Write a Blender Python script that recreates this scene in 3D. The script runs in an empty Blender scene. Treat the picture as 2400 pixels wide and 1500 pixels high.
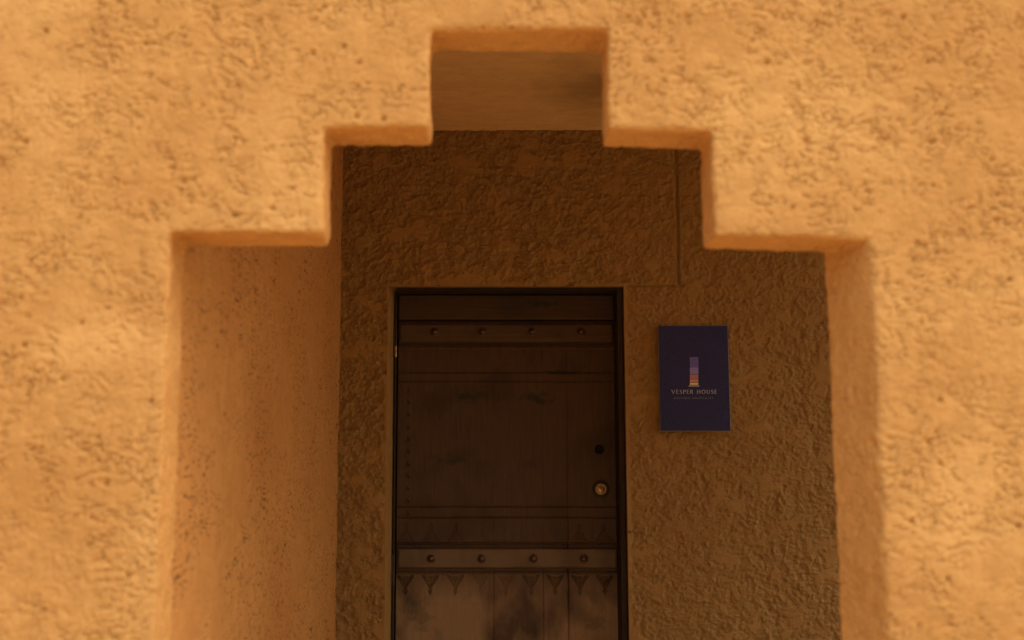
import bpy, bmesh, math, random
import numpy as np
from mathutils import Vector

random.seed(7)
scene = bpy.context.scene
COL = scene.collection

# ------------------------------------------------------------------ camera
EYE = 1.15                     # height of the lens above the floor
F = 3060.0                     # focal length in photo pixels (photo is 2400 wide)
PITCH = math.atan(450.0 / F)   # looking slightly up: horizon far below the middle
CX = 1130.0                    # principal point (the photograph is a crop)
cam_d = bpy.data.cameras.new("camera")
cam = bpy.data.objects.new("camera", cam_d)
COL.objects.link(cam)
cam.location = (0, 0, EYE)
cam.rotation_euler = (math.pi / 2 + PITCH, 0, 0)
cam_d.sensor_width = 36.0
cam_d.lens = 36.0 * F / 2400.0
cam_d.shift_x = (1200.0 - CX) / 2400.0
cam_d.clip_start = 0.05
cam_d.clip_end = 2000.0
YF, YB = 2.23, 5.0             # front face of the stepped wall, face of the back wall
cam_d.dof.use_dof = True
cam_d.dof.focus_distance = YB
cam_d.dof.aperture_fstop = 3.1
scene.camera = cam

# ------------------------------------------------------------------ light
SUN_EL, SUN_AZ = math.radians(60), math.radians(130)
world = bpy.data.worlds.new("World")
scene.world = world
world.use_nodes = True
wn = world.node_tree.nodes
wl = world.node_tree.links
sky = wn.new("ShaderNodeTexSky")
sky.sky_type = 'NISHITA'
sky.sun_disc = False
sky.sun_elevation = SUN_EL
sky.sun_rotation = SUN_AZ
sky.dust_density = 5.0
sky.air_density = 0.6
sky.ozone_density = 0.3
wl.new(sky.outputs[0], wn["Background"].inputs[0])
wn["Background"].inputs[1].default_value = 0.06

sun_d = bpy.data.lights.new("sun", 'SUN')
sun_d.energy = 1.5
sun_d.angle = math.radians(135)
sun_d.color = (1.0, 0.78, 0.48)
sun = bpy.data.objects.new("sun", sun_d)
COL.objects.link(sun)
to_sun = Vector((math.sin(SUN_AZ) * math.cos(SUN_EL), math.cos(SUN_AZ) * math.cos(SUN_EL), math.sin(SUN_EL)))
sun.rotation_euler = (-to_sun).to_track_quat('-Z', 'Y').to_euler()
sun.location = to_sun * 30

vs = scene.view_settings
vs.view_transform = 'Standard'
vs.look = 'None'
vs.gamma = 1.0
vs.exposure = 1.33
vs.use_curve_mapping = False
scene.cycles.max_bounces = 16
scene.cycles.diffuse_bounces = 12
scene.cycles.use_denoising = True
scene.cycles.sample_clamp_indirect = 6.0


# ------------------------------------------------------------------ helpers
def at(px, py, Y):
    """the point on the plane y = Y that the photograph shows at (px, py)"""
    dx, dz = (px - CX) / F, (750.0 - py) / F
    c, s = math.cos(PITCH), math.sin(PITCH)
    d = (dx, c - dz * s, s + dz * c)
    t = Y / d[1]
    return (d[0] * t, Y, EYE + d[2] * t)


def tag(o, label=None, cat=None, group=None, kind=None):
    for k, v in (("label", label), ("category", cat), ("group", group), ("kind", kind)):
        if v:
            o[k] = v
    return o


def empty(name, loc, label, cat):
    o = bpy.data.objects.new(name, None)
    COL.objects.link(o)
    o.location = loc
    o.empty_display_size = 0.1
    return tag(o, label, cat, kind="thing")


def link(name, me, mat=None, parent=None, loc=None):
    o = bpy.data.objects.new(name, me)
    COL.objects.link(o)
    if mat is not None:
        me.materials.clear()
        me.materials.append(mat)
    if loc is not None:
        o.location = loc
    if parent is not None:
        o.parent = parent
        pl = Vector(parent.location)
        if parent.parent is not None:
            pl = pl + Vector(parent.parent.location)
        o.location = Vector(o.location) - pl
    return o


def mesh_from(name, verts, faces, smooth=False):
    me = bpy.data.meshes.new(name)
    me.from_pydata([tuple(v) for v in verts], [], faces)
    me.update()
    if smooth:
        me.shade_smooth()
    return me


def box_mesh(name, x0, x1, y0, y1, z0, z1, bevel=0.0, seg=2, origin=(0, 0, 0)):
    bm = bmesh.new()
    ox, oy, oz = origin
    vs_ = [bm.verts.new((x - ox, y - oy, z - oz)) for x in (x0, x1) for y in (y0, y1) for z in (z0, z1)]
    for f in ((0, 1, 3, 2), (4, 6, 7, 5), (0, 4, 5, 1), (2, 3, 7, 6), (0, 2, 6, 4), (1, 5, 7, 3)):
        bm.faces.new([vs_[i] for i in f])
    bmesh.ops.recalc_face_normals(bm, faces=bm.faces)
    if bevel:
        bmesh.ops.bevel(bm, geom=list(bm.edges), offset=bevel, segments=seg, affect='EDGES', profile=0.6)
    me = bpy.data.meshes.new(name)
    bm.to_mesh(me)
    bm.free()
    return me


def lathe_mesh(name, prof, n=28):
    """profile of (radius, y) pairs turned about the y axis"""
    verts, faces = [], []
    for r, y in prof:
        for i in range(n):
            a = 2 * math.pi * i / n
            verts.append((r * math.cos(a), y, r * math.sin(a)))
    for j in range(len(prof) - 1):
        for i in range(n):
            k = (i + 1) % n
            faces.append((j * n + i, j * n + k, (j + 1) * n + k, (j + 1) * n + i))
    faces.append(tuple(range((len(prof) - 1) * n, len(prof) * n)))
    me = mesh_from(name, verts, faces, smooth=False)
    bm = bmesh.new()
    bm.from_mesh(me)
    bmesh.ops.recalc_face_normals(bm, faces=bm.faces)
    bm.to_mesh(me)
    bm.free()
    me.shade_smooth()
    return me


def grid_mesh(name, P):
    """P: (rows, cols, 3) array"""
    r, c = P.shape[:2]
    me = bpy.data.meshes.new(name)
    idx = np.arange(r * c).reshape(r, c)
    q = np.stack([idx[:-1, :-1], idx[:-1, 1:], idx[1:, 1:], idx[1:, :-1]], -1).reshape(-1, 4)
    me.vertices.add(r * c)
    me.vertices.foreach_set("co", P.reshape(-1).astype(np.float32))
    me.loops.add(q.size)
    me.loops.foreach_set("vertex_index", q.reshape(-1).astype(np.int32))
    me.polygons.add(len(q))
    me.polygons.foreach_set("loop_start", np.arange(0, q.size, 4, dtype=np.int32))
    me.polygons.foreach_set("loop_total", np.full(len(q), 4, dtype=np.int32))
    me.update(calc_edges=True)
    me.shade_smooth()
    return me


# ---- numpy noise
def _hash(ix, iy, iz, seed):
    h = (ix * 374761393 + iy * 668265263 + iz * 2147483647 + seed * 974634777) & 0xFFFFFFFF
    h = ((h ^ (h >> 13)) * 1274126177) & 0xFFFFFFFF
    h = ((h ^ (h >> 15)) * 2246822519) & 0xFFFFFFFF
    return h ^ (h >> 16)


_G = np.random.RandomState(3).normal(size=(256, 3))
_G /= np.linalg.norm(_G, axis=1)[:, None]


def perlin(p, seed=0):
    i = np.floor(p).astype(np.int64)
    f = p - i
    u = f * f * f * (f * (f * 6 - 15) + 10)
    out = 0
    for dx in (0, 1):
        wx = u[:, 0] if dx else 1 - u[:, 0]
        for dy in (0, 1):
            wy = u[:, 1] if dy else 1 - u[:, 1]
            for dz in (0, 1):
                wz = u[:, 2] if dz else 1 - u[:, 2]
                g = _G[_hash(i[:, 0] + dx, i[:, 1] + dy, i[:, 2] + dz, seed) & 255]
                d = f - np.array((dx, dy, dz))
                out = out + wx * wy * wz * (g * d).sum(1)
    return out * 1.5


def fbm(p, octv=4, seed=0, gain=0.5):
    a, s, n = 1.0, 0.0, 0.0
    for k in range(octv):
        s = s + a * perlin(p * (2.03 ** k), seed + k * 17)
        n += a
        a *= gain
    return s / n * 1.5


def worley(p, seed=0):
    i = np.floor(p).astype(np.int64)
    best = np.full(len(p), 9.0)
    cell = np.zeros(len(p))
    for dx in (-1, 0, 1):
        for dy in (-1, 0, 1):
            for dz in (-1, 0, 1):
                c = i + np.array((dx, dy, dz))
                h = _hash(c[:, 0], c[:, 1], c[:, 2], seed)
                q = c + np.stack([(h & 1023) / 1023.0, ((h >> 10) & 1023) / 1023.0, ((h >> 20) & 1023) / 1023.0], 1)
                d = np.linalg.norm(q - p, axis=1)
                m = d < best
                best = np.where(m, d, best)
                cell = np.where(m, ((h >> 5) & 255) / 255.0, cell)
    return best, cell


def sstep(a, b, x):
    t = np.clip((x - a) / (b - a), 0, 1)
    return t * t * (3 - 2 * t)


# ------------------------------------------------------------------ materials
def new_mat(name):
    m = bpy.data.materials.new(name)
    m.use_nodes = True
    nt = m.node_tree
    return m, nt, nt.nodes["Principled BSDF"]


def N(nt, t, **kw):
    n = nt.nodes.new(t)
    for k, v in kw.items():
        if hasattr(n, k):
            setattr(n, k, v)
        else:
            n.inputs[k.replace("_", " ")].default_value = v
    return n


def ramp(nt, src, stops):
    r = nt.nodes.new("ShaderNodeValToRGB")
    el = r.color_ramp.elements
    while len(el) < len(stops):
        el.new(0.5)
    for e, (p, c) in zip(el, stops):
        e.position = p
        e.color = (*c, 1) if len(c) == 3 else c
    nt.links.new(src, r.inputs[0])
    return r


def mixc(nt, fac, a, b, mode='MIX'):
    m = nt.nodes.new("ShaderNodeMix")
    m.data_type = 'RGBA'
    m.blend_type = mode
    L = nt.links
    for inp, v in ((m.inputs[0], fac), (m.inputs[6], a), (m.inputs[7], b)):
        if isinstance(v, (int, float)):
            inp.default_value = v
        elif isinstance(v, tuple):
            inp.default_value = (*v, 1)
        else:
            L.new(v, inp)
    return m.outputs[2]


def mathn(nt, op, a, b=None):
    m = nt.nodes.new("ShaderNodeMath")
    m.operation = op
    for inp, v in zip(m.inputs, (a, b)):
        if v is None:
            continue
        if isinstance(v, (int, float)):
            inp.default_value = v
        else:
            nt.links.new(v, inp)
    return m.outputs[0]


def stucco(name, base, warm, sand=420.0, sand_d=0.0007, grit=120.0, grit_d=0.0012, stretch=(1, 1, 1), pit_shade=None, coarse=None):
    m, nt, bs = new_mat(name)
    L = nt.links
    tc = N(nt, "ShaderNodeTexCoord")
    mp = N(nt, "ShaderNodeMapping")
    mp.inputs["Scale"].default_value = stretch
    L.new(tc.outputs["Object"], mp.inputs[0])
    v = mp.outputs[0]
    big = N(nt, "ShaderNodeTexNoise", Scale=2.3, Detail=6.0, Roughness=0.62)
    mid = N(nt, "ShaderNodeTexNoise", Scale=26.0, Detail=6.0, Roughness=0.65)
    fine = N(nt, "ShaderNodeTexNoise", Scale=sand, Detail=2.0)
    gr = N(nt, "ShaderNodeTexNoise", Scale=grit, Detail=4.0, Roughness=0.6)
    for n in (big, mid, fine, gr):
        L.new(v, n.inputs["Vector"])
    c = mixc(nt, ramp(nt, big.outputs[0], [(0.35, (0, 0, 0)), (0.68, (1, 1, 1))]).outputs[0], base, warm)
    c = mixc(nt, mathn(nt, 'MULTIPLY', ramp(nt, mid.outputs[0], [(0.38, (1, 1, 1)), (0.6, (0, 0, 0))]).outputs[0], 0.35), c,
             tuple(0.72 * k for k in warm))
    c = mixc(nt, 0.45, c, ramp(nt, fine.outputs[0], [(0.25, (0.42, 0.42, 0.42)), (0.75, (1, 1, 1))]).outputs[0], 'MULTIPLY')
    if pit_shade:  # dark tint painted into the pits, standing in for their shade
        at_ = N(nt, "ShaderNodeAttribute")
        at_.attribute_name = "pit_shade"
        c = mixc(nt, mathn(nt, 'MULTIPLY', at_.outputs["Fac"], 1.0), c, pit_shade)
    L.new(c, bs.inputs["Base Color"])
    bs.inputs["Roughness"].default_value = 0.93
    bs.inputs["Specular IOR Level"].default_value = 0.2
    if coarse:                                   # crumbly, weathered fields beside pressed smooth ones; on front reveals, painted bounce light
        ar = N(nt, "ShaderNodeAttribute")
        ar.attribute_name = "coarse"
        gh = mathn(nt, 'MULTIPLY', gr.outputs[0], ar.outputs["Fac"])
        L.new(mixc(nt, mathn(nt, 'MULTIPLY', ar.outputs["Fac"], 0.75), c, mixc(nt, 1.0, mixc(nt, mid.outputs[0], tuple(1.2 * k for k in coarse), tuple(0.8 * k for k in coarse)), ramp(nt, fine.outputs[0], [(0.25, (0.6, 0.6, 0.6)), (0.75, (1.15, 1.15, 1.15))]).outputs[0], 'MULTIPLY')), bs.inputs["Base Color"])
    else:
        gh = gr.outputs[0]
    b1 = N(nt, "ShaderNodeBump", Distance=sand_d, Strength=1.0)
    L.new(fine.outputs[0], b1.inputs["Height"])
    b2 = N(nt, "ShaderNodeBump", Distance=grit_d, Strength=1.0)
    L.new(gh, b2.inputs["Height"])
    L.new(b1.outputs[0], b2.inputs["Normal"])
    last = b2
    L.new(last.outputs[0], bs.inputs["Normal"])
    return m


BASE, WARM = (0.615, 0.380, 0.143), (0.47, 0.252, 0.080)
M_front = stucco("front_stucco", BASE, WARM, sand=330.0, grit=90.0, coarse=(0.62, 0.335, 0.105), grit_d=0.0018)
M_side = stucco("pitted_plaster", (0.645, 0.335, 0.103), (0.57, 0.27, 0.075), sand=420.0, grit=150.0, pit_shade=(0.12, 0.065, 0.028))
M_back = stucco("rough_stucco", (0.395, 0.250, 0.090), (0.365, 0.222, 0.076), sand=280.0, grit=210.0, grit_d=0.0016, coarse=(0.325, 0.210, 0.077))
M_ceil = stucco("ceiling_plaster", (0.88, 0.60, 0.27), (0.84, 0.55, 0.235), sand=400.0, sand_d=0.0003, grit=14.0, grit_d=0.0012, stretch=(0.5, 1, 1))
def add_light_or_shade(m, px, py, axis, rx, ry, amt, colr=(0.20, 0.12, 0.05), sc=7.0):
    """a ragged-edged patch of light or shade, painted into the base colour"""
    nt = m.node_tree
    bs = nt.nodes["Principled BSDF"]
    src = bs.inputs["Base Color"].links[0].from_socket
    ge = N(nt, "ShaderNodeNewGeometry")
    sep = N(nt, "ShaderNodeSeparateXYZ")
    nt.links.new(ge.outputs["Position"], sep.inputs[0])
    ux = mathn(nt, 'DIVIDE', mathn(nt, 'SUBTRACT', sep.outputs[0], px), rx)
    uy = mathn(nt, 'DIVIDE', mathn(nt, 'SUBTRACT', sep.outputs[axis], py), ry)
    d = mathn(nt, 'SQRT', mathn(nt, 'ADD', mathn(nt, 'MULTIPLY', ux, ux), mathn(nt, 'MULTIPLY', uy, uy)))
    nn = N(nt, "ShaderNodeTexNoise", Scale=sc, Detail=5.0, Roughness=0.6)
    nt.links.new(ge.outputs["Position"], nn.inputs["Vector"])
    d = mathn(nt, 'ADD', d, mathn(nt, 'MULTIPLY', mathn(nt, 'SUBTRACT', nn.outputs[0], 0.5), 1.2))
    f = ramp(nt, d, [(0.15, (amt,) * 3), (1.0, (0, 0, 0))])
    nt.links.new(mixc(nt, f.outputs[0], src, colr), bs.inputs["Base Color"])


add_light_or_shade(M_ceil, 0.42, 4.50, 1, 0.30, 0.42, 0.6)  # shade at the right of the top notch, painted into the ceiling colour
q = at(255, 800, YF)
add_light_or_shade(M_front, q[0], q[2], 2, 0.17, 0.085, 0.42, (0.68, 0.44, 0.180), 16.0)      # brighter patches of light, painted into the wall colour
q = at(2230, 1240, YF)
add_light_or_shade(M_front, q[0], q[2], 2, 0.10, 0.16, 0.25, (0.68, 0.44, 0.180), 16.0)  # painted light again, low on the right
M_floor = stucco("floor_screed", (0.70, 0.53, 0.33), (0.64, 0.48, 0.29), sand=200.0, grit=40.0)


def ground_mat():
    m, nt, bs = new_mat("sandy_ground")
    tc = N(nt, "ShaderNodeTexCoord")
    n = N(nt, "ShaderNodeTexNoise", Scale=0.8, Detail=8.0, Roughness=0.65)
    nt.links.new(tc.outputs["Object"], n.inputs["Vector"])
    r = ramp(nt, n.outputs[0], [(0.3, (0.58, 0.385, 0.20)), (0.7, (0.68, 0.46, 0.25))])
    nt.links.new(r.outputs[0], bs.inputs["Base Color"])
    bs.inputs["Roughness"].default_value = 0.95
    b = N(nt, "ShaderNodeBump", Distance=0.02, Strength=0.6)
    n2 = N(nt, "ShaderNodeTexNoise", Scale=30.0, Detail=6.0)
    nt.links.new(tc.outputs["Object"], n2.inputs["Vector"])
    nt.links.new(n2.outputs[0], b.inputs["Height"])
    nt.links.new(b.outputs[0], bs.inputs["Normal"])
    return m


M_ground = ground_mat()


def wood_mat(name, dark, light, worn, grain, worn_z=None, smudges=(), rough=0.55):
    """aged timber: streaky grain, bare worn patches below worn_z, old stains"""
    m, nt, bs = new_mat(name)
    L = nt.links
    tc = N(nt, "ShaderNodeTexCoord")
    mp = N(nt, "ShaderNodeMapping")
    mp.inputs["Scale"].default_value = grain
    ge = N(nt, "ShaderNodeNewGeometry")
    L.new(ge.outputs["Position"], mp.inputs[0])
    g = N(nt, "ShaderNodeTexNoise", Scale=14.0, Detail=8.0, Roughness=0.65, Distortion=0.4)
    L.new(mp.outputs[0], g.inputs["Vector"])
    blot = N(nt, "ShaderNodeTexNoise", Scale=5.0, Detail=5.0, Roughness=0.55)
    L.new(ge.outputs["Position"], blot.inputs["Vector"])
    fine = N(nt, "ShaderNodeTexNoise", Scale=520.0, Detail=1.0)
    L.new(ge.outputs["Position"], fine.inputs["Vector"])
    c = mixc(nt, ramp(nt, g.outputs[0], [(0.3, (0, 0, 0)), (0.7, (1, 1, 1))]).outputs[0], dark, light)
    c = mixc(nt, ramp(nt, blot.outputs[0], [(0.35, (0.55, 0.55, 0.55)), (0.5, (0, 0, 0))]).outputs[0], c, tuple(0.6 * k for k in dark))
    sep = N(nt, "ShaderNodeSeparateXYZ")
    L.new(ge.outputs["Position"], sep.inputs[0])
    if worn_z is not None:
        z0, z1 = worn_z
        mr = N(nt, "ShaderNodeMapRange")
        L.new(sep.outputs[2], mr.inputs[0])
        for k, v in zip((1, 2, 3, 4), (z0, z1, 1.0, 0.0)):
            mr.inputs[k].default_value = v
        bl2 = N(nt, "ShaderNodeTexNoise", Scale=7.0, Detail=4.0, Roughness=0.5)
        mp2 = N(nt, "ShaderNodeMapping")
        mp2.inputs["Scale"].default_value = (1.0, 1.0, 0.55)
        mp2.inputs["Location"].default_value = (0.35, 0.2, 0.1)
        L.new(ge.outputs["Position"], mp2.inputs[0])
        L.new(mp2.outputs[0], bl2.inputs["Vector"])
        w = mathn(nt, 'MULTIPLY', mr.outputs[0], ramp(nt, bl2.outputs[0], [(0.34, (0, 0, 0)), (0.56, (1, 1, 1))]).outputs[0])
        c = mixc(nt, w, c, mixc(nt, g.outputs[0], tuple(0.7 * k for k in worn), worn))
    for (x, z, rx, rz, amt, colr) in smudges:
        dx = mathn(nt, 'DIVIDE', mathn(nt, 'SUBTRACT', sep.outputs[0], x), rx)
        dz = mathn(nt, 'DIVIDE', mathn(nt, 'SUBTRACT', sep.outputs[2], z), rz)
        d = mathn(nt, 'SQRT', mathn(nt, 'ADD', mathn(nt, 'MULTIPLY', dx, dx), mathn(nt, 'MULTIPLY', dz, dz)))
        nn = N(nt, "ShaderNodeTexNoise", Scale=38.0, Detail=4.0)
        L.new(ge.outputs["Position"], nn.inputs["Vector"])
        d = mathn(nt, 'ADD', d, mathn(nt, 'MULTIPLY', mathn(nt, 'SUBTRACT', nn.outputs[0], 0.5), 3.0))
        f = ramp(nt, d, [(0.35, (min(1, amt * 1.25),) * 3), (1.0, (0, 0, 0))])
        c = mixc(nt, f.outputs[0], c, colr)
    c = mixc(nt, 0.5, c, ramp(nt, fine.outputs[0], [(0.25, (0.35, 0.35, 0.35)), (0.75, (1, 1, 1))]).outputs[0], 'MULTIPLY')
    L.new(c, bs.inputs["Base Color"])
    bs.inputs["Roughness"].default_value = rough
    bs.inputs["Specular IOR Level"].default_value = 0.3
    b = N(nt, "ShaderNodeBump", Distance=0.0012, Strength=0.8)
    L.new(g.outputs[0], b.inputs["Height"])
    L.new(b.outputs[0], bs.inputs["Normal"])
    return m


def plain(name, colr, rough=0.5, metal=0.0, noise=0.0):
    m, nt, bs = new_mat(name)
    bs.inputs["Roughness"].default_value = rough
    bs.inputs["Metallic"].default_value = metal
    if noise:
        ge = N(nt, "ShaderNodeNewGeometry")
        n = N(nt, "ShaderNodeTexNoise", Scale=240.0, Detail=3.0)
        nt.links.new(ge.outputs["Position"], n.inputs["Vector"])
        c = ramp(nt, n.outputs[0], [(0.3, tuple(k * (1 - noise) for k in colr)), (0.7, tuple(min(1, k * (1 + noise)) for k in colr))])
        nt.links.new(c.outputs[0], bs.inputs["Base Color"])
    else:
        bs.inputs["Base Color"].default_value = (*colr, 1)
    return m


YD = YB + 0.13                 # face of the door planks
SM = (0.018, 0.026, 0.017)
smudges = []
for (px, py, rx, ry, amt) in ((1088, 932, 34, 12, 0.8), (1130, 930, 60, 12, 0.45), (1252, 930, 36, 14, 0.7), (1270, 940, 26, 10, 0.6),
                              (1062, 1080, 34, 10, 0.7), (1240, 1090, 30, 10, 0.35), (1315, 873, 45, 7, 0.7), (1390, 1395, 20, 24, 0.3),
                              (1395, 1460, 30, 22, 0.3), (985, 1440, 32, 40, 0.28)):
    p = at(px, py, YD)
    smudges.append((p[0], p[2], rx * YD / F, ry * YD / F, amt, SM))
DARK, LIGHT, WORN = (0.063, 0.036, 0.018), (0.098, 0.056, 0.027), (0.34, 0.235, 0.118)
M_plank = wood_mat("plank_wood", DARK, LIGHT, WORN, (6.0, 6.0, 0.5), (at(0, 1370, YD)[2] - 0.06, at(0, 1335, YD)[2] + 0.02), smudges)
p = at(1265, 713, YD)
M_board = wood_mat("board_wood", (0.060, 0.036, 0.020), (0.086, 0.051, 0.028), WORN, (0.5, 6.0, 7.0), None,
                   [(p[0], p[2], 46 * YD / F, 9 * YD / F, 0.8, SM)])
M_rail = wood_mat("rail_wood", (0.078, 0.048, 0.026), (0.115, 0.070, 0.037), (0.20, 0.145, 0.08), (0.5, 6.0, 7.0),
                  (at(0, 1250, YD)[2], at(0, 1000, YD)[2]))
M_frame = wood_mat("frame_wood", (0.036, 0.026, 0.018), (0.056, 0.038, 0.025), WORN, (6.0, 6.0, 0.5), rough=0.7)
M_iron = plain("dark_iron", (0.055, 0.045, 0.038), 0.45, 0.7, 0.3)
M_stud = plain("stud_iron", (0.11, 0.075, 0.050), 0.35, 0.8, 0.3)
M_brass = plain("old_brass", (0.46, 0.32, 0.16), 0.38, 0.85, 0.25)
M_black = plain("painted_hole_dark", (0.008, 0.008, 0.008), 0.8)  # flat black that paints in the dark inside the bore and key slot
M_dull = plain("blackened_metal", (0.035, 0.030, 0.025), 0.5, 0.6)
M_sign = plain("sign_film", (0.0155, 0.021, 0.115), 0.75, 0.0, 0.6)
M_edge = plain("sign_edge", (0.22, 0.20, 0.18), 0.5)
M_letter = plain("letter_print", (0.42, 0.44, 0.58), 0.6)
M_letter_dim = plain("small_letter_print", (0.22, 0.225, 0.32), 0.6)
M_line = plain("logo_line_print", (0.60, 0.66, 0.66), 0.6)
LOGO = [plain("logo_indigo", (0.13, 0.115, 0.50), 0.6), plain("logo_lavender", (0.25, 0.245, 0.74), 0.6), plain("logo_rose", (0.44, 0.22, 0.25), 0.6),
        plain("logo_amber", (0.62, 0.32, 0.20), 0.6), plain("logo_sand", (0.84, 0.68, 0.42), 0.6)]

# ------------------------------------------------------------------ ground
me = mesh_from("ground", [(-400, -400, -0.02), (400, -400, -0.02), (400, 400, -0.02), (-400, 400, -0.02)], [(0, 1, 2, 3)])
tag(link("ground", me, M_ground), kind="structure")

XL = at(382, 700, YF)[0]                   # face of the left side wall
T = 0.125                                  # thickness of the stepped wall
XR_OPEN = 2.15                              # unseen roof end, placed to let side light into the porch
XFE = 6.0                                  # unseen front wall end, run long to hold sun off the back wall
ZC = at(1200, 303, YB)[2]                  # ceiling height
me = box_mesh("porch_floor", XL - 0.3, XR_OPEN + 0.1, YF + 0.02, YB + 0.3, -0.4, 0.0)
tag(link("porch_floor", me, M_floor), kind="structure")

# ------------------------------------------------------------------ front wall with the stepped opening
pf = [(399, 800), (389, 540), (757, 540), (757, 296), (1007, 296), (1005, 70), (1424, 70), (1427, 300), (1676, 301), (1684, 547), (2042, 553)]
pb = [(757, 540), ]
front = [at(x, y, YF) for x, y in pf]
x_l = at(381, 1000, YF)[0]
x_r = at(2062, 1000, YF)[0]
x_ri = at(1945, 1000, YF + T)[0]
zs = [at(0, y, YF)[2] for y in (546, 299, 68)]


def outline(offs):
    """half of the stepped outline at one depth: offs is the inward lean of the right jamb"""
    xs = [x_l, at(757, 400, YF)[0], at(1007, 200, YF)[0], at(1425, 200, YF)[0], at(1671, 400, YF)[0], x_r - offs]
    zr = [z for z in zs]
    return [(xs[0], ZB), (xs[0], zr[0] + 0.002), (xs[1], zr[0]), (xs[1], zr[1] + 0.001), (xs[2], zr[1]), (xs[2], zr[2]), (xs[3], zr[2]), (xs[3], zr[1] - 0.003),
            (xs[4], zr[1] - 0.004), (xs[4], zr[0] - 0.004), (xs[5], zr[0] - 0.010), (xs[5], ZB)]


XA, XZ, ZT, ZB = -0.96, 1.08, 2.15, 0.56
bm = bmesh.new()
rings = []
for y, off in ((YF, 0.0), (YF + T, max(0.0, x_r - x_ri))):
    o = outline(off)
    pts = [(XA, ZB), (XA, ZT), (XZ, ZT), (XZ, ZB)] + o[::-1]
    rings.append([bm.verts.new((x, y, z)) for x, z in pts])
n = len(rings[0])
bm.faces.new(rings[0])
bm.faces.new(rings[1][::-1])
for i in range(n):
    j = (i + 1) % n
    bm.faces.new((rings[0][i], rings[1][i], rings[1][j], rings[0][j]))
bmesh.ops.recalc_face_normals(bm, faces=bm.faces)
bmesh.ops.triangulate(bm, faces=bm.faces)
tmp = bpy.data.meshes.new("wall_face")
bm.to_mesh(tmp)
bm.free()
wall_o = bpy.data.objects.new("wall_face", tmp)
COL.objects.link(wall_o)
md = wall_o.modifiers.new("remesh", 'REMESH')
md.mode = 'VOXEL'
md.voxel_size = 0.0031
md.use_smooth_shade = True
ms = wall_o.modifiers.new("smooth", 'SMOOTH')
ms.factor = 0.5
ms.iterations = 30
dg = bpy.context.evaluated_depsgraph_get()
wall_me = bpy.data.meshes.new_from_object(wall_o.evaluated_get(dg))
bpy.data.objects.remove(wall_o)
bmw = bmesh.new()          # the far side of the slab is never seen: leave it to the plain sections
bmw.from_mesh(wall_me)
gone = [f for f in bmw.faces if f.normal.y > 0.9 and min(abs(v.co.y - YF - T) for v in f.verts) < 0.01]
bmesh.ops.delete(bmw, geom=gone, context='FACES')
bmw.to_mesh(wall_me)
bmw.free()
bpy.data.meshes.remove(tmp)


def front_relief(p):
    """trowelled stucco: flat pressed plateaus broken by crooked crevices and pits (metres, along the normal)"""
    warp = np.stack([perlin(p * 16, 5), perlin(p * 16, 6), perlin(p * 16, 7)], 1) * 0.016
    q = (p + warp) * np.array((0.9, 1.0, 1.15))
    field = sstep(-0.42, 0.08, fbm(p * 6.5, 3, 11, 0.6))
    a = fbm(q * np.array((38, 38, 46)), 3, 21, 0.5)
    gate = sstep(-0.25, 0.08, fbm(p * 24, 2, 15))
    crev = (1 - sstep(0.0, 0.13, np.abs(a))) * gate * (0.42 + 0.58 * field)
    a2 = fbm(q * np.array((56, 56, 72)) + 9, 2, 33, 0.5)
    crev2 = (1 - sstep(0.0, 0.17, np.abs(a2))) * sstep(-0.2, 0.2, fbm(p * 15, 3, 13)) * (0.35 + 0.65 * field)
    d, c = worley(p * 30, 2)
    pit = (1 - sstep(0.06, 0.20, d)) * (c > 0.82)
    peel = np.minimum(fbm(q * np.array((58, 58, 74)), 3, 41, 0.55), 0.12) * 0.0028 * (0.45 + 0.55 * field)
    wav = fbm(p * 3.0, 2, 51) * 0.004 + fbm(p * 9.0, 2, 52) * 0.0014
    return peel + wav - 0.0048 * crev - 0.0036 * crev2 - 0.008 * pit


def edge_wobble(p):
    """uneven hand-formed arrises and reveals"""
    return fbm(p * 6, 2, 55) * 0.0040 + fbm(p * 34, 3, 56) * 0.0030


def displace(me, fn, fade=None):
    nv = len(me.vertices)
    co = np.empty(nv * 3, np.float32)
    no = np.empty(nv * 3, np.float32)
    me.vertices.foreach_get("co", co)
    me.vertex_normals.foreach_get("vector", no)
    co = co.reshape(-1, 3).astype(np.float64)
    no = no.reshape(-1, 3)
    ny_ = np.abs(no[:, 1])
    h = fn(co) * (0.45 + 0.55 * ny_) + edge_wobble(co) * np.clip(1 - ny_, 0, 1)
    if fade is not None:
        h = h * fade(co)
    co = co + no * h[:, None]
    me.vertices.foreach_set("co", co.reshape(-1).astype(np.float32))
    # jambs and soffits: smoother porch plaster, its redder tint painted in for bounce light
    me.attributes.new("coarse", 'FLOAT', 'POINT').data.foreach_set("value", (1.3 * sstep(0.35, 0.85, 1 - ny_)).astype(np.float32))
    me.update()


displace(wall_me, front_relief)
wall_me.shade_smooth()
front_wall = empty("front_wall", (0.4, YF, 0), "sunlit front wall of rough orange stucco with a stepped opening cut through it", "wall")
link("wall_face", wall_me, M_front, front_wall)
LAP, XA2, XZ2, ZT2 = 0.03, -1.85, 1.95, 2.75      # the same stucco carried on round the block, on a coarser grid
for (x0, x1, z0, z1) in ((XA2, XA + LAP, ZB, ZT2), (XZ - LAP, XZ2, ZB, ZT2), (XA + LAP, XZ - LAP, ZT - LAP, ZT2)):
    xg, zg = np.meshgrid(np.linspace(x0, x1, int((x1 - x0) / 0.0055)), np.linspace(z0, z1, int((z1 - z0) / 0.0055)))
    g = np.stack([xg.ravel(), np.full(xg.size, YF), zg.ravel()], 1)
    g[:, 1] = YF + 0.0012 - front_relief(g)
    link("wall_face", grid_mesh("wall_face", g.reshape(xg.shape + (3,))), M_front, front_wall)
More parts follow.
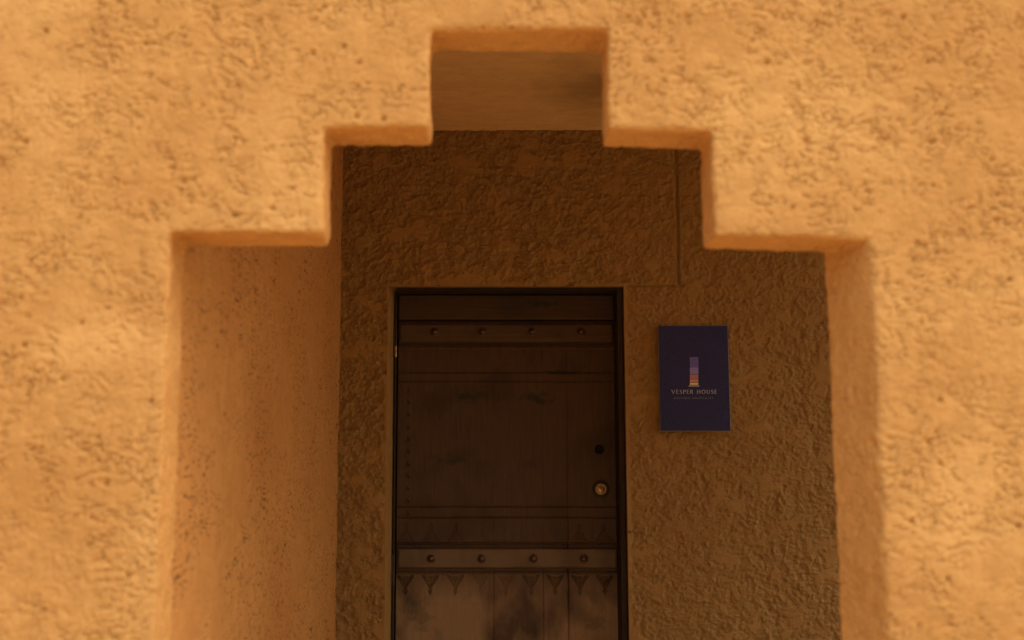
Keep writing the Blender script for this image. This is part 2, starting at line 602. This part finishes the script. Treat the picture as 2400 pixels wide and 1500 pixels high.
for (x0, x1, z0, z1) in ((-5.0, XA, 0, 3.4), (XZ, XFE, 0, 3.4), (XA, XZ, ZT, 3.4), (XA, x_l, 0, ZB), (x_r, XZ, 0, ZB)):
    link("wall_section", box_mesh("wall_section", x0, x1, YF + 0.022, YF + T, z0, z1), M_front, front_wall)

# ------------------------------------------------------------------ left side wall
ys = np.concatenate([np.linspace(YF + 0.022, YF + 0.2, 40)[:-1], np.linspace(YF + 0.2, YB + 0.02, 400)])
zz = np.concatenate([np.linspace(0, 0.6, 30)[:-1], np.linspace(0.6, 2.2, 560), np.linspace(2.2, ZC + 0.02, 40)[1:]])
Yg, Zg = np.meshgrid(ys, zz)
p = np.stack([np.full(Yg.size, XL), Yg.ravel(), Zg.ravel()], 1)
pw = p + np.stack([0 * p[:, 0], perlin(p * 8, 67) * 0.05, perlin(p * 12, 68) * 0.02], 1)
pitm = 0.15 + 0.85 * sstep(-0.55, 0.15, fbm(p * np.array((1, 3, 5)), 3, 61))
h = fbm(p * np.array((1, 5, 7)), 4, 63) * 0.003 + fbm(p * np.array((1, 14, 50)), 3, 65) * 0.0010 + perlin(p * np.array((1, 30, 2.5)), 66) * 0.0014
pit_shade = np.zeros(len(p))  # how far each pit is darkened: shade put into the colour
for (fy, fz, seed, thr, dep, r0) in ((22, 95, 9, 0.40, 0.0042, 0.36), (34, 155, 10, 0.15, 0.0028, 0.42), (12, 56, 14, 0.84, 0.006, 0.28)):
    d, c = worley(pw * np.array((1, fy, fz)), seed)
    g = (1 - sstep(r0 * 0.35, r0, d)) * (c > thr) * pitm
    h = h - dep * g
    pit_shade = pit_shade + g * np.clip((c - thr) / (1 - thr) * 2.2, 0.1, 1)
lip = sstep(YF + 0.022, YF + 0.06, p[:, 1])
pit_shade = np.clip(pit_shade, 0, 1)
XLw = XL + 0.003
p[:, 0] = XLw - 0.02 * (1 - lip) + h
side = empty("side_wall", (XL, (YF + YB) / 2, 0), "smooth pitted ochre plaster wall running back along the left of the porch", "wall")
side_me = grid_mesh("side_face", p.reshape(Yg.shape + (3,)))
side_me.attributes.new("pit_shade", 'FLOAT', 'POINT').data.foreach_set("value", pit_shade.astype(np.float32))
link("wall_face", side_me, M_side, side)
link("wall_core", box_mesh("side_core", XL - 0.3, XL - 0.03, YF + T - 0.02, YB + 0.3, 0, ZC + 0.15), M_side, side)

# ------------------------------------------------------------------ back wall with the doorway
OX0, OX1, OZ = at(906, 1000, YB)[0], at(1467, 1000, YB)[0], at(1200, 671, YB)[2]
XBR = 2.25
xs_ = np.concatenate([np.linspace(XL - 0.03, OX0, 84)[:-1], np.linspace(OX0, OX1, 270)[:-1], np.linspace(OX1, 1.42, 250)[:-1], np.linspace(1.42, XBR, 80)])
zs_ = np.concatenate([np.linspace(0, 0.62, 80)[:-1], np.linspace(0.62, OZ, 400)[:-1], np.linspace(OZ, ZC + 0.02, 182)])
Xg, Zg = np.meshgrid(xs_, zs_)
p = np.stack([Xg.ravel(), np.full(Xg.size, YB), Zg.ravel()], 1)


def back_relief(p):
    """coarse float finish: pressed smooth patches between fields of crumbly lumps"""
    warp = np.stack([perlin(p * 11, 71), perlin(p * 11, 72), perlin(p * 11, 73)], 1) * 0.02
    q = p + warp
    m = fbm(q * np.array((8.0, 1, 10.5)), 4, 75, 0.7)
    rough = sstep(-0.34, 0.06, m)
    gw_ = p + np.stack([perlin(p * 60, 76), 0 * p[:, 0], perlin(p * 60, 78)], 1) * 0.005
    d1, c1 = worley(gw_ * np.array((64, 0.0, 70)), 77)
    d2, c2 = worley(gw_ * np.array((105, 0.0, 110)) + 31, 80)
    gran = np.clip(1 - (d1 / 0.62) ** 2, 0, 1) * (0.25 + 0.75 * c1) + 0.55 * np.clip(1 - (d2 / 0.6) ** 2, 0, 1) * c2
    big = fbm(q * 24, 3, 79)
    ridge = 1 - np.abs(fbm(q * np.array((15, 1, 22)), 3, 81)) * 3.2
    h = rough * (0.0052 * gran - 0.0048 + 0.0060 * np.clip(big, -0.5, 0.3)) + 0.0034 * np.clip(ridge, 0, 1) ** 2 * (0.3 + 0.7 * rough)
    h = h * (1.9 - 0.85 * sstep(0.25, 0.75, p[:, 0]))
    h = h + fbm(p * 3, 2, 83) * 0.004
    crack = (1 - sstep(0.0, 0.05, np.abs(m + 0.18))) * 0.003
    return h - crack, rough


h, rough_b = back_relief(p)
X, Z = p[:, 0], p[:, 2]
# patched lintel panel: groove at its right end and a hairline joint level with the door head
gx = at(1588, 500, YB)[0]
gw = 0.0078 + 0.0028 * perlin(np.stack([X * 0, X * 0, Z * 9], 1), 91)
gxo = gx + 0.004 * perlin(np.stack([X * 0 + 3, X * 0, Z * 5], 1), 92)
groove = (1 - sstep(0.35, 1.0, np.abs(X - gxo) / gw)) * sstep(OZ - 0.01, OZ + 0.02, Z)
h = h * (1 - groove) - 0.015 * groove
hair = (1 - sstep(0.4, 1.0, np.abs(Z - OZ - 0.002) / 0.0065)) * (X > OX1) * (X < gx + 0.02)
h = h * (1 - hair) - 0.010 * hair
band = (1 - sstep(0.0, 0.022, np.maximum(np.maximum(OX0 - X, X - OX1), Z - OZ))) * (h > -0.0101)
h = h * (1 - band)
p[:, 1] = YB - h
P = p.reshape(Xg.shape + (3,))
RO = (rough_b * (1 - band)).reshape(Xg.shape)
back = empty("back_wall", (0.4, YB, 0), "shaded coarse ochre stucco wall holding the dark wooden door", "wall")
i0, i1 = 83, 83 + 269
k = 79 + 399


def back_piece(name, Q, ro):
    me = grid_mesh(name, Q)
    me.attributes.new("coarse", 'FLOAT', 'POINT').data.foreach_set("value", ro.ravel().astype(np.float32))
    link("wall_face", me, M_back, back)


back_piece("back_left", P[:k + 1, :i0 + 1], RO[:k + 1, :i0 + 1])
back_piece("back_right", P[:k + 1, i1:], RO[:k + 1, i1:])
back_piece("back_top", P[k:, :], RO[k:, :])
# plaster reveals of the doorway
nz, ny = 260, 14


def reveal(c0, c1, name):
    """strip lofted between two edges, each a pair of end points"""
    t = np.linspace(0, 1, nz)[:, None, None]
    s = np.linspace(0, 1, ny)[None, :, None]
    a0, a1, b0, b1 = (np.array(v, float) for v in (*c0, *c1))
    G = (a0 * (1 - t) + a1 * t) * (1 - s) + (b0 * (1 - t) + b1 * t) * s
    q = G.reshape(-1, 3)
    w = (np.sin(np.pi * np.clip(np.broadcast_to(s, (nz, ny, 1)).ravel(), 0, 1)))
    nrm = np.cross(a1 - a0, b0 - a0)
    nrm /= np.linalg.norm(nrm)
    q = q + nrm * (w * fbm(q * 30, 3, 95) * 0.0022)[:, None]
    link(name, grid_mesh(name, q.reshape(nz, ny, 3)), M_back, back)


LX = OX0 + 0.019
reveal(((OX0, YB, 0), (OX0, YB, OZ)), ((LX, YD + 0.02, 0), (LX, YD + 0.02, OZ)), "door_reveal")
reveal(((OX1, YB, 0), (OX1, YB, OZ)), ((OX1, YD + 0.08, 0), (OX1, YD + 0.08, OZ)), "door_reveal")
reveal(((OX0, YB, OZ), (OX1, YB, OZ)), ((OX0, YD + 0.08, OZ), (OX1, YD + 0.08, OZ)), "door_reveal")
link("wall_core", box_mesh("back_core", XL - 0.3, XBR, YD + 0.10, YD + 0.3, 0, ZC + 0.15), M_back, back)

# ------------------------------------------------------------------ porch ceiling
xc = np.linspace(XL - 0.02, XR_OPEN, 240)
yc = np.linspace(YF + T - 0.01, YB + 0.02, 200)
Xc, Yc = np.meshgrid(xc, yc)
p = np.stack([Xc.ravel(), Yc.ravel(), np.full(Xc.size, ZC)], 1)
p[:, 2] += fbm(p * np.array((0.8, 5, 1)), 3, 101) * 0.006 + fbm(p * np.array((3, 12, 1)), 3, 103) * 0.0012
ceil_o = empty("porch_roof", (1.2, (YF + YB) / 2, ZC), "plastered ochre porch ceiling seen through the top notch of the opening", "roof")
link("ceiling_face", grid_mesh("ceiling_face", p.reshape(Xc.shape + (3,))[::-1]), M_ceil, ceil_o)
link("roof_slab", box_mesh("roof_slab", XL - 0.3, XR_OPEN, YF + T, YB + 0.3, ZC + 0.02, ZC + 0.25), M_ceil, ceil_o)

# ------------------------------------------------------------------ the door
PXM = YD / F                                # metres per photo pixel on the door, near the horizon
door = empty("door", (at(1187, 1000, YD)[0], YD, 0), "dark weathered wooden door with studded rails and carved triangles", "door")
DX0, DX1 = at(930, 1150, YD)[0], at(1444, 1150, YD)[0]


def dz(py):
    return at(1187, py, YD)[2]


def dx(px):
    return at(px, 1150, YD)[0]


# carved lines: (x0, z0, x1, z1, half width, depth)
segs = []


def motif(px, base, tip, sgn, depth):
    """serrated triangle with an inner triangle, inner chevrons and a lozenge at its tip"""
    cx, zb = dx(px), dz(base)
    hw = 17.5 * PXM
    zt = dz(tip)
    Lz = zt - zb
    w = 0.0017
    n = 7
    for s in (-1, 1):
        prev = None
        for i in range(n + 1):
            t = i / n
            x, z = cx + s * hw * (1 - t), zb + Lz * t
            xo = x + s * 3.2 * PXM * (1 - 0.3 * t)
            if prev:
                segs.append((prev[0], prev[1], xo, prev[1] + (z - prev[1]) * 0.45, w, depth))
                segs.append((xo, prev[1] + (z - prev[1]) * 0.45, x, z, w, depth))
            prev = (x, z)
        segs.append((cx + s * hw * 0.72, zb + Lz * 0.04, cx, zb + Lz * 0.76, w, depth))
        segs.append((cx + s * hw * 0.30, zb + Lz * 0.14, cx, zb + Lz * 0.44, w, depth * 0.7))
        m = zt + Lz * 0.22
        segs.append((cx, zt, cx + s * 3.6 * PXM, m, w, depth))
        segs.append((cx + s * 3.6 * PXM, m, cx, zt + Lz * 0.46, w, depth))
    segs.append((cx - hw * 0.30, zb + Lz * 0.14, cx + hw * 0.30, zb + Lz * 0.14, w, depth * 0.7))


for px, dp in ((951, 1.0), (1009, 1.0), (1067, .7), (1125, .3), (1184, .3), (1243, .6), (1299, 1.0), (1357, 1.0), (1415, 1.0)):
    motif(px, 1349, 1379, 1, 0.0090 * dp)
for px, dp in ((951, .5), (1009, .55), (1067, .5), (1125, .15), (1184, .1), (1243, .15), (1299, .25), (1357, .7), (1415, 1.0)):
    motif(px, 1268, 1240, -1, 0.0042 * dp)
for px, dp in ((951, .1), (1009, .1), (1067, .2), (1125, .2), (1184, .45), (1243, .45), (1299, .4), (1357, .2), (1415, .3)):
    motif(px, 820, 846, 1, 0.0045 * dp)
tris = [(953, 914 + 28.8 * i, 6.5, 10) for i in range(11)]


def door_height(X, Z):
    """carving depth of the plank faces at (X, Z), metres, negative is into the wood"""
    h = np.zeros(X.shape)
    for (x0, z0, x1, z1, w, dep) in segs:
        r = 0.006
        m = (X > min(x0, x1) - r) & (X < max(x0, x1) + r) & (Z > min(z0, z1) - r) & (Z < max(z0, z1) + r)
        if not m.any():
            continue
        px, pz = X[m] - x0, Z[m] - z0
        ex, ez = x1 - x0, z1 - z0
        t = np.clip((px * ex + pz * ez) / (ex * ex + ez * ez), 0, 1)
        d = np.hypot(px - t * ex, pz - t * ez)
        h[m] = np.minimum(h[m], -dep * (1 - sstep(0.2, 1.0, d / (w * 1.7))))
    for (px, py, w, hh) in tris:
        cx, z0, z1 = dx(px), dz(py + hh / 2), dz(py - hh / 2)
        t = (Z - z0) / (z1 - z0)
        m = (t > 0) & (t < 1) & (np.abs(X - cx) < w * PXM * (1 - t))
        h[m] = -0.0042
    for py, dep, w in ((812, .003, 1.8), (820, .002, 1.5), (873, .005, 2.2), (894, .005, 2.2), (1188, .005, 2.2), (1213, .0055, 2.2), (1272.5, .006, 2.2), (1343.5, .004, 1.8)):
        z = dz(py) + 0.0005 * np.sin(X * 9 + py)
        h = np.minimum(h, -dep * (1 - sstep(0.3, 1.0, np.abs(Z - z) / (w * PXM))))
    for py, half in ((754, 5.5), (806.5, 4.5), (1280.5, 5.5), (1336, 5.5)):
        h = np.minimum(h, -0.014 * (1 - sstep(0.75, 1.0, np.abs(Z - dz(py)) / (half * PXM))))
    d = np.hypot(X - dx(1406), Z - dz(1053))
    h = np.where(d < 10.4 * PXM, -0.022, h)
    return h


zrow = np.concatenate([np.linspace(0.02, dz(1510), 40)[:-1], np.linspace(dz(1510), dz(1225), 270)[:-1], np.linspace(dz(1225), dz(860), 300)[:-1], np.linspace(dz(860), dz(752), 100)])
seams = [930, 1157, 1272, 1330, 1444]
for i in range(4):
    x0, x1 = dx(seams[i]), dx(seams[i + 1])
    ncol = int((x1 - x0) / 0.0021)
    xcol = np.linspace(x0 + 0.00005, x1 - 0.00005, ncol)
    Xd, Zd = np.meshgrid(xcol, zrow)
    h = door_height(Xd, Zd)
    q = np.stack([Xd.ravel(), np.zeros(Xd.size), Zd.ravel()], 1)
    h = h + (fbm(q * np.array((60, 1, 3)), 3, 111 + i) * 0.0006 + fbm(q * np.array((4, 1, 2)), 2, 121 + i) * 0.0012).reshape(h.shape)
    sdep = {0: 0.0015, 1: 0.0015, 2: 0.005, 3: 0.002}
    wdt = {0: 0.002, 1: 0.002, 2: 0.0032, 3: 0.002}
    zlow = 1 - sstep(dz(1340), dz(1200), Zd)       # the joints open up only in the worn lower part
    zup = {0: 0.10 + 0.9 * zlow, 1: 0.06 + 0.94 * zlow, 2: 0.12 + 0.88 * zlow}
    if i < 3:
        h = h - zup[i] * sdep[i] * (1 - sstep(0.2, 1.0, (x1 - Xd) / wdt[i]))
    if i > 0:
        h = h - zup[i - 1] * sdep[i - 1] * (1 - sstep(0.2, 1.0, (Xd - x0) / wdt[i - 1]))
    Pd = np.stack([Xd, YD - h, Zd], -1)
    # turn the rim back so that each plank has its own thickness
    rim = Pd.copy()
    rim[:, :, 1] = YD + 0.035
    full = np.concatenate([rim[:, :1], Pd, rim[:, -1:]], 1)
    full = np.concatenate([full[:1] + np.array((0, 0.035, 0)), full, full[-1:] + np.array((0, 0.035, 0))], 0)
    link("plank", grid_mesh("plank", full), M_plank, door)

# horizontal board over the top rail
def hboard(name, py0, py1, px0, px1, yface, mat, bev, seed, thick=0.03):
    x0, x1, z0, z1 = dx(px0), dx(px1), dz(py1), dz(py0)
    nx, nz_ = 260, max(12, int((z1 - z0) / 0.003))
    Xb, Zb = np.meshgrid(np.linspace(x0, x1, nx), np.linspace(z0, z1, nz_))
    q = np.stack([Xb.ravel(), np.zeros(Xb.size), Zb.ravel()], 1)
    h = (fbm(q * np.array((3, 1, 70)), 3, seed) * 0.0007 + fbm(q * np.array((3, 1, 6)), 2, seed + 5) * 0.0012).reshape(Xb.shape)
    e = np.minimum(np.minimum(Xb - x0, x1 - Xb), np.minimum(Zb - z0, z1 - Zb))
    h = h - bev * (1 - sstep(0, bev * 1.4, e))
    Pb = np.stack([Xb, yface - h, Zb], -1)
    rim = Pb.copy()
    rim[:, :, 1] = yface + thick
    full = np.concatenate([rim[:, :1], Pb, rim[:, -1:]], 1)
    low, top = full[:1].copy(), full[-1:].copy()
    low[:, :, 1] = top[:, :, 1] = yface + thick
    full = np.concatenate([low, full, top], 0)
    return link(name, grid_mesh(name, full), mat, door)


hboard("board", 691, 749.5, 930, 1444, YD - 0.002, M_board, 0.003, 131)
stud_me = lathe_mesh("stud", [(10.5 * PXM, 0.004), (10.5 * PXM, -0.002), (8.8 * PXM, -0.0035), (8.0 * PXM, -0.003), (7.6 * PXM, -0.007), (6.2 * PXM, -0.0115), (4.0 * PXM, -0.0145), (1.8 * PXM, -0.0155), (0.2 * PXM, -0.0158)], 24)
for py0, py1, xs4, yc4 in ((758.5, 802.5, (1017, 1131, 1249, 1366), 779), (1286, 1331, (1012, 1129, 1249, 1366), 1309)):
    rail = hboard("rail", py0, py1, 932 if py0 < 1000 else 934, 1443, YD - 0.010, M_rail, 0.006 if py0 < 1000 else 0.004, 141 + int(py0))
    for sx in xs4:
        o = bpy.data.objects.new("stud", stud_me)
        COL.objects.link(o)
        o.parent = rail
        o.location = (dx(sx), YD - 0.010, dz(yc4))
        o.rotation_euler = (0, random.uniform(0, 6), 0)
stud_me.materials.append(M_stud)

# frame
zt_in = at(1187, 691, YD)[2]
FY = YD + 0.06


def frame_part(x0, x1, y0, z0, z1, bev=0.003):
    link("frame_member", box_mesh("frame_member", x0, x1, y0, FY, z0, z1, bev), M_frame, door)


frame_part(LX + 0.0015, DX0 - 0.0055, YD - 0.014, 0.0, OZ - 0.003)            # hinge side
frame_part(DX1 + 0.004, OX1 - 0.003, YD - 0.105, 0.0, OZ - 0.003)             # lock side
frame_part(DX1 - 0.002, DX1 + 0.0035, YD + 0.004, 0.0, zt_in - 0.001)         # stop
frame_part(DX0 - 0.005, DX1 + 0.0035, YD - 0.105, zt_in + 0.003, OZ - 0.004)  # head
link("door_back", box_mesh("door_back", LX, OX1, YD + 0.062, YD + 0.075, 0, OZ), M_frame, door)

# hinges: leaf plate and knuckled barrel
for py0, py1 in ((771, 839), (1300, 1371)):
    z1, z0 = dz(py0), dz(py1)
    hx = dx(925)
    pl = link("hinge", box_mesh("hinge", hx - 0.014, hx - 0.004, YD - 0.0185, YD - 0.0145, z0, z1, 0.0012), M_iron, door)
    nk = 5
    L_ = (z1 - z0) / nk
    for i in range(nk):
        bmk = bmesh.new()
        bmesh.ops.create_cone(bmk, cap_ends=True, segments=16, radius1=0.0048, radius2=0.0048, depth=L_ - 0.0016)
        bmesh.ops.bevel(bmk, geom=[e for e in bmk.edges if abs(e.verts[0].co.z - e.verts[1].co.z) < 1e-6], offset=0.001, segments=2, affect='EDGES')
        mk = bpy.data.meshes.new("knuckle")
        bmk.to_mesh(mk)
        bmk.free()
        o = bpy.data.objects.new("knuckle", mk)
        mk.materials.append(M_brass if i in (0, 1) and py0 < 1000 else M_iron)  # brass on the top hinge's lower knuckles paints in their lit highlight
        COL.objects.link(o)
        o.parent = pl
        o.location = (hx, YD - 0.0165, z0 + L_ * (i + 0.5))

# bored hole and cylinder lock
o = link("bore_hole", lathe_mesh("bore_hole", [(10.2 * PXM, -0.001), (9.6 * PXM, -0.0015), (9.4 * PXM, 0.0), (9.2 * PXM, 0.018), (0.2 * PXM, 0.018)]), M_black, door,
         loc=(dx(1406), YD - 0.0005, dz(1053)))
lx, lz = dx(1408), dz(1146.5)
lock = link("lock", lathe_mesh("lock", [(20 * PXM, 0.002), (20 * PXM, -0.003), (18.5 * PXM, -0.0055), (14.5 * PXM, -0.0065), (13.6 * PXM, -0.004), (13.4 * PXM, 0.001)], 40), M_dull, door, loc=(lx, YD, lz))
for nm, prof, mt, off in (
        ("lock_cylinder", [(13.0 * PXM, 0.0), (13.0 * PXM, -0.010), (12.3 * PXM, -0.0115), (10.4 * PXM, -0.0115), (10.0 * PXM, -0.0095), (9.6 * PXM, -0.0095), (9.2 * PXM, -0.0105), (0.2 * PXM, -0.0108)], M_brass, (0, 0, 0)),
        ("keyway", [(4.6 * PXM, -0.010), (4.6 * PXM, -0.0125), (4.0 * PXM, -0.0132), (3.2 * PXM, -0.0128), (2.6 * PXM, -0.0112), (0.2 * PXM, -0.0110)], M_brass, (-0.2 * PXM, 0, 4.0 * PXM))):
    o = bpy.data.objects.new(nm, lathe_mesh(nm, prof, 32))
    o.data.materials.append(mt)
    COL.objects.link(o)
    o.parent = lock
    o.location = off
o = bpy.data.objects.new("key_slot", box_mesh("key_slot", -0.0011, 0.0011, -0.0138, -0.0105, -0.0045, 0.0040, 0.0004, 1))
o.data.materials.append(M_black)
COL.objects.link(o)
o.parent = lock
o.location = (0.6 * PXM, 0, 4.4 * PXM)

# ------------------------------------------------------------------ the wall sign
YS = YB - 0.020                              # face of the sign
PXS = YS / F
sx0, sx1 = at(1545, 886, YS)[0], at(1709.5, 886, YS)[0]
sz0, sz1 = at(1627, 1010.5, YS)[2], at(1627, 763, YS)[2]
sign = empty("wall_sign", ((sx0 + sx1) / 2, YS, (sz0 + sz1) / 2), "dark indigo guest house sign with a striped column logo, fixed right of the door", "sign")
bm = bmesh.new()
bv = 0.0014
x0, x1, z0, z1 = sx0, sx1, sz0, sz1
for ring in ([(x0 + bv, YS, z0 + bv), (x1 - bv, YS, z0 + bv), (x1 - bv, YS, z1 - bv), (x0 + bv, YS, z1 - bv)],
             [(x0, YS + bv, z0), (x1, YS + bv, z0), (x1, YS + bv, z1), (x0, YS + bv, z1)],
             [(x0, YS + 0.014, z0), (x1, YS + 0.014, z0), (x1, YS + 0.014, z1), (x0, YS + 0.014, z1)]):
    for v in ring:
        bm.verts.new(v)
bm.verts.ensure_lookup_table()
V = bm.verts
bm.faces.new([V[i] for i in (0, 1, 2, 3)])
for r in (0, 4):
    for i in range(4):
        j = (i + 1) % 4
        f = bm.faces.new((V[r + i], V[r + 4 + i], V[r + 4 + j], V[r + j]))
        f.material_index = 1
bm.faces.new([V[i] for i in (8, 11, 10, 9)])
bmesh.ops.recalc_face_normals(bm, faces=bm.faces)
pm = bpy.data.meshes.new("panel")
bm.to_mesh(pm)
bm.free()
pm.materials.append(M_sign)
pm.materials.append(M_edge)
link("panel", pm, None, sign)


def sp(px, py):
    q = at(px, py, YS)
    return q[0], q[2]


for (py0, py1), mt in zip(((837, 861.5), (861.5, 877), (878, 888), (889, 896), (897.3, 902)), LOGO):
    a, b = sp(1617, py1), sp(1636.5, py0)
    link("logo_stripe", box_mesh("logo_stripe", a[0], b[0], YS - 0.0006, YS + 0.0002, a[1], b[1]), mt, sign)
a, b = sp(1614, 905.6), sp(1639, 903.8)
link("logo_line", box_mesh("logo_line", a[0], b[0], YS - 0.0006, YS + 0.0002, a[1], b[1]), M_line, sign)

# a small flared roman stroke alphabet, unit cap height; strokes are (points, widths)
TK, TN = 0.165, 0.085


def arc(cx, cy, rx, ry, a0, a1, n=12, tk=TK, tn=TN):
    pts, ws = [], []
    for i in range(n + 1):
        a = math.radians(a0 + (a1 - a0) * i / n)
        pts.append((cx + rx * math.cos(a), cy + ry * math.sin(a)))
        ws.append(tn + (tk - tn) * abs(math.cos(a)))
    return pts, ws


def ln(x0, y0, x1, y1, w0, w1=None):
    return [(x0, y0), (x1, y1)], [w0, w0 if w1 is None else w1]


GL = {
    'V': (0.86, [ln(0.04, 1, 0.43, 0.02, TK + .03, TK - .03), ln(0.82, 1, 0.43, 0.02, TN + .03, TN)]),
    'E': (0.56, [ln(0.09, 0, 0.09, 1, TK), ln(0.09, 0.955, 0.54, 0.955, TN, TN + .03), ln(0.09, 0.51, 0.48, 0.51, TN, TN + .02), ln(0.09, 0.045, 0.56, 0.045, TN, TN + .03)]),
    'S': (0.56, [([(0.52, 0.86), (0.42, 0.95), (0.28, 0.96), (0.14, 0.89), (0.10, 0.74), (0.18, 0.61), (0.32, 0.52), (0.46, 0.40), (0.50, 0.26), (0.43, 0.11), (0.28, 0.04), (0.14, 0.05), (0.03, 0.14)],
                  [TN, TN, TN, .13, TK - .02, TK, TK, TK, TK - .02, .13, TN, TN, TN])]),
    'P': (0.60, [ln(0.09, 0, 0.09, 1, TK), arc(0.28, 0.72, 0.27, 0.235, 90, -90), ln(0.09, 0.955, 0.29, 0.955, TN), ln(0.09, 0.485, 0.29, 0.485, TN)]),
    'R': (0.68, [ln(0.09, 0, 0.09, 1, TK), arc(0.28, 0.73, 0.26, 0.225, 90, -90), ln(0.09, 0.955, 0.29, 0.955, TN), ln(0.09, 0.50, 0.29, 0.50, TN), ln(0.30, 0.50, 0.64, 0.0, TK - .02, TK + .02)]),
    'H': (0.80, [ln(0.09, 0, 0.09, 1, TK), ln(0.71, 0, 0.71, 1, TK), ln(0.09, 0.51, 0.71, 0.51, TN)]),
    'O': (0.98, [arc(0.49, 0.5, 0.41, 0.46, 0, 360, 28)]),
    'U': (0.78, [([(0.09, 1), (0.09, 0.36), (0.13, 0.18), (0.24, 0.07), (0.39, 0.04), (0.54, 0.07), (0.65, 0.18), (0.69, 0.36), (0.69, 1)], [TK, TK, TK, .13, TN, TN, TN + .02, TN + .03, TN + .03])]),
    'B': (0.60, [ln(0.09, 0, 0.09, 1, TK), arc(0.26, 0.745, 0.22, 0.21, 90, -90), arc(0.28, 0.285, 0.27, 0.245, 90, -90), ln(0.09, 0.955, 0.27, 0.955, TN), ln(0.09, 0.53, 0.29, 0.53, TN), ln(0.09, 0.04, 0.29, 0.04, TN)]),
    'T': (0.66, [ln(0.33, 0, 0.33, 1, TK), ln(0.0, 0.955, 0.66, 0.955, TN)]),
    'I': (0.18, [ln(0.09, 0, 0.09, 1, TK)]),
    'Q': (0.98, [arc(0.49, 0.5, 0.41, 0.46, 0, 360, 28), ln(0.52, 0.12, 0.92, -0.18, TK, TN)]),
    'A': (0.82, [ln(0.02, 0, 0.41, 1, TN), ln(0.80, 0, 0.41, 1, TK), ln(0.18, 0.34, 0.66, 0.34, TN)]),
    'L': (0.54, [ln(0.09, 0, 0.09, 1, TK), ln(0.09, 0.045, 0.54, 0.045, TN, TN + .03)]),
    'Y': (0.74, [ln(0.0, 1, 0.37, 0.48, TK), ln(0.74, 1, 0.37, 0.48, TN), ln(0.37, 0, 0.37, 0.50, TK)]),
}


def lettering(name, text, px0, px1, py_top, py_base, mat, track):
    width = sum(0.42 if ch == ' ' else GL[ch][0] for ch in text) + track * (len(text) - 1)
    (xa, zb_), (xb, _) = sp(px0, py_base), sp(px1, py_base)
    H = sp(px0, py_top)[1] - zb_
    kx = (xb - xa) / width
    verts, faces = [], []
    x, dep = 0.0, 0
    for ch in text:
        if ch != ' ':
            wd, strokes = GL[ch]
            for pts, ws in strokes:
                dep += 1
                y = YS - 0.0004 - 0.00003 * (dep % 5)
                b = len(verts)
                for i, (u, v) in enumerate(pts):
                    q0, q1 = pts[max(0, i - 1)], pts[min(len(pts) - 1, i + 1)]
                    tx, tz = q1[0] - q0[0], q1[1] - q0[1]
                    if pts[0] == pts[-1] and i in (0, len(pts) - 1):
                        tx, tz = pts[1][0] - pts[-2][0], pts[1][1] - pts[-2][1]
                    l = math.hypot(tx, tz) or 1
                    nx_, nz_ = -tz / l * ws[i] / 2, tx / l * ws[i] / 2
                    for s in (1, -1):
                        verts.append((xa + (x + u + s * nx_) * kx, y, zb_ + (v + s * nz_) * H))
                for i in range(len(pts) - 1):
                    faces.append((b + 2 * i, b + 2 * i + 1, b + 2 * i + 3, b + 2 * i + 2))
            x += wd
        else:
            x += 0.42
        x += track
    me = mesh_from(name, verts, faces)
    link(name, me, mat, sign)


lettering("lettering", "VESPER HOUSE", 1574, 1680, 913.5, 923, M_letter, 0.30)
lettering("lettering", "BOUTIQUE HOSPITALITY", 1579.5, 1672, 930.8, 935.4, M_letter_dim, 0.45)
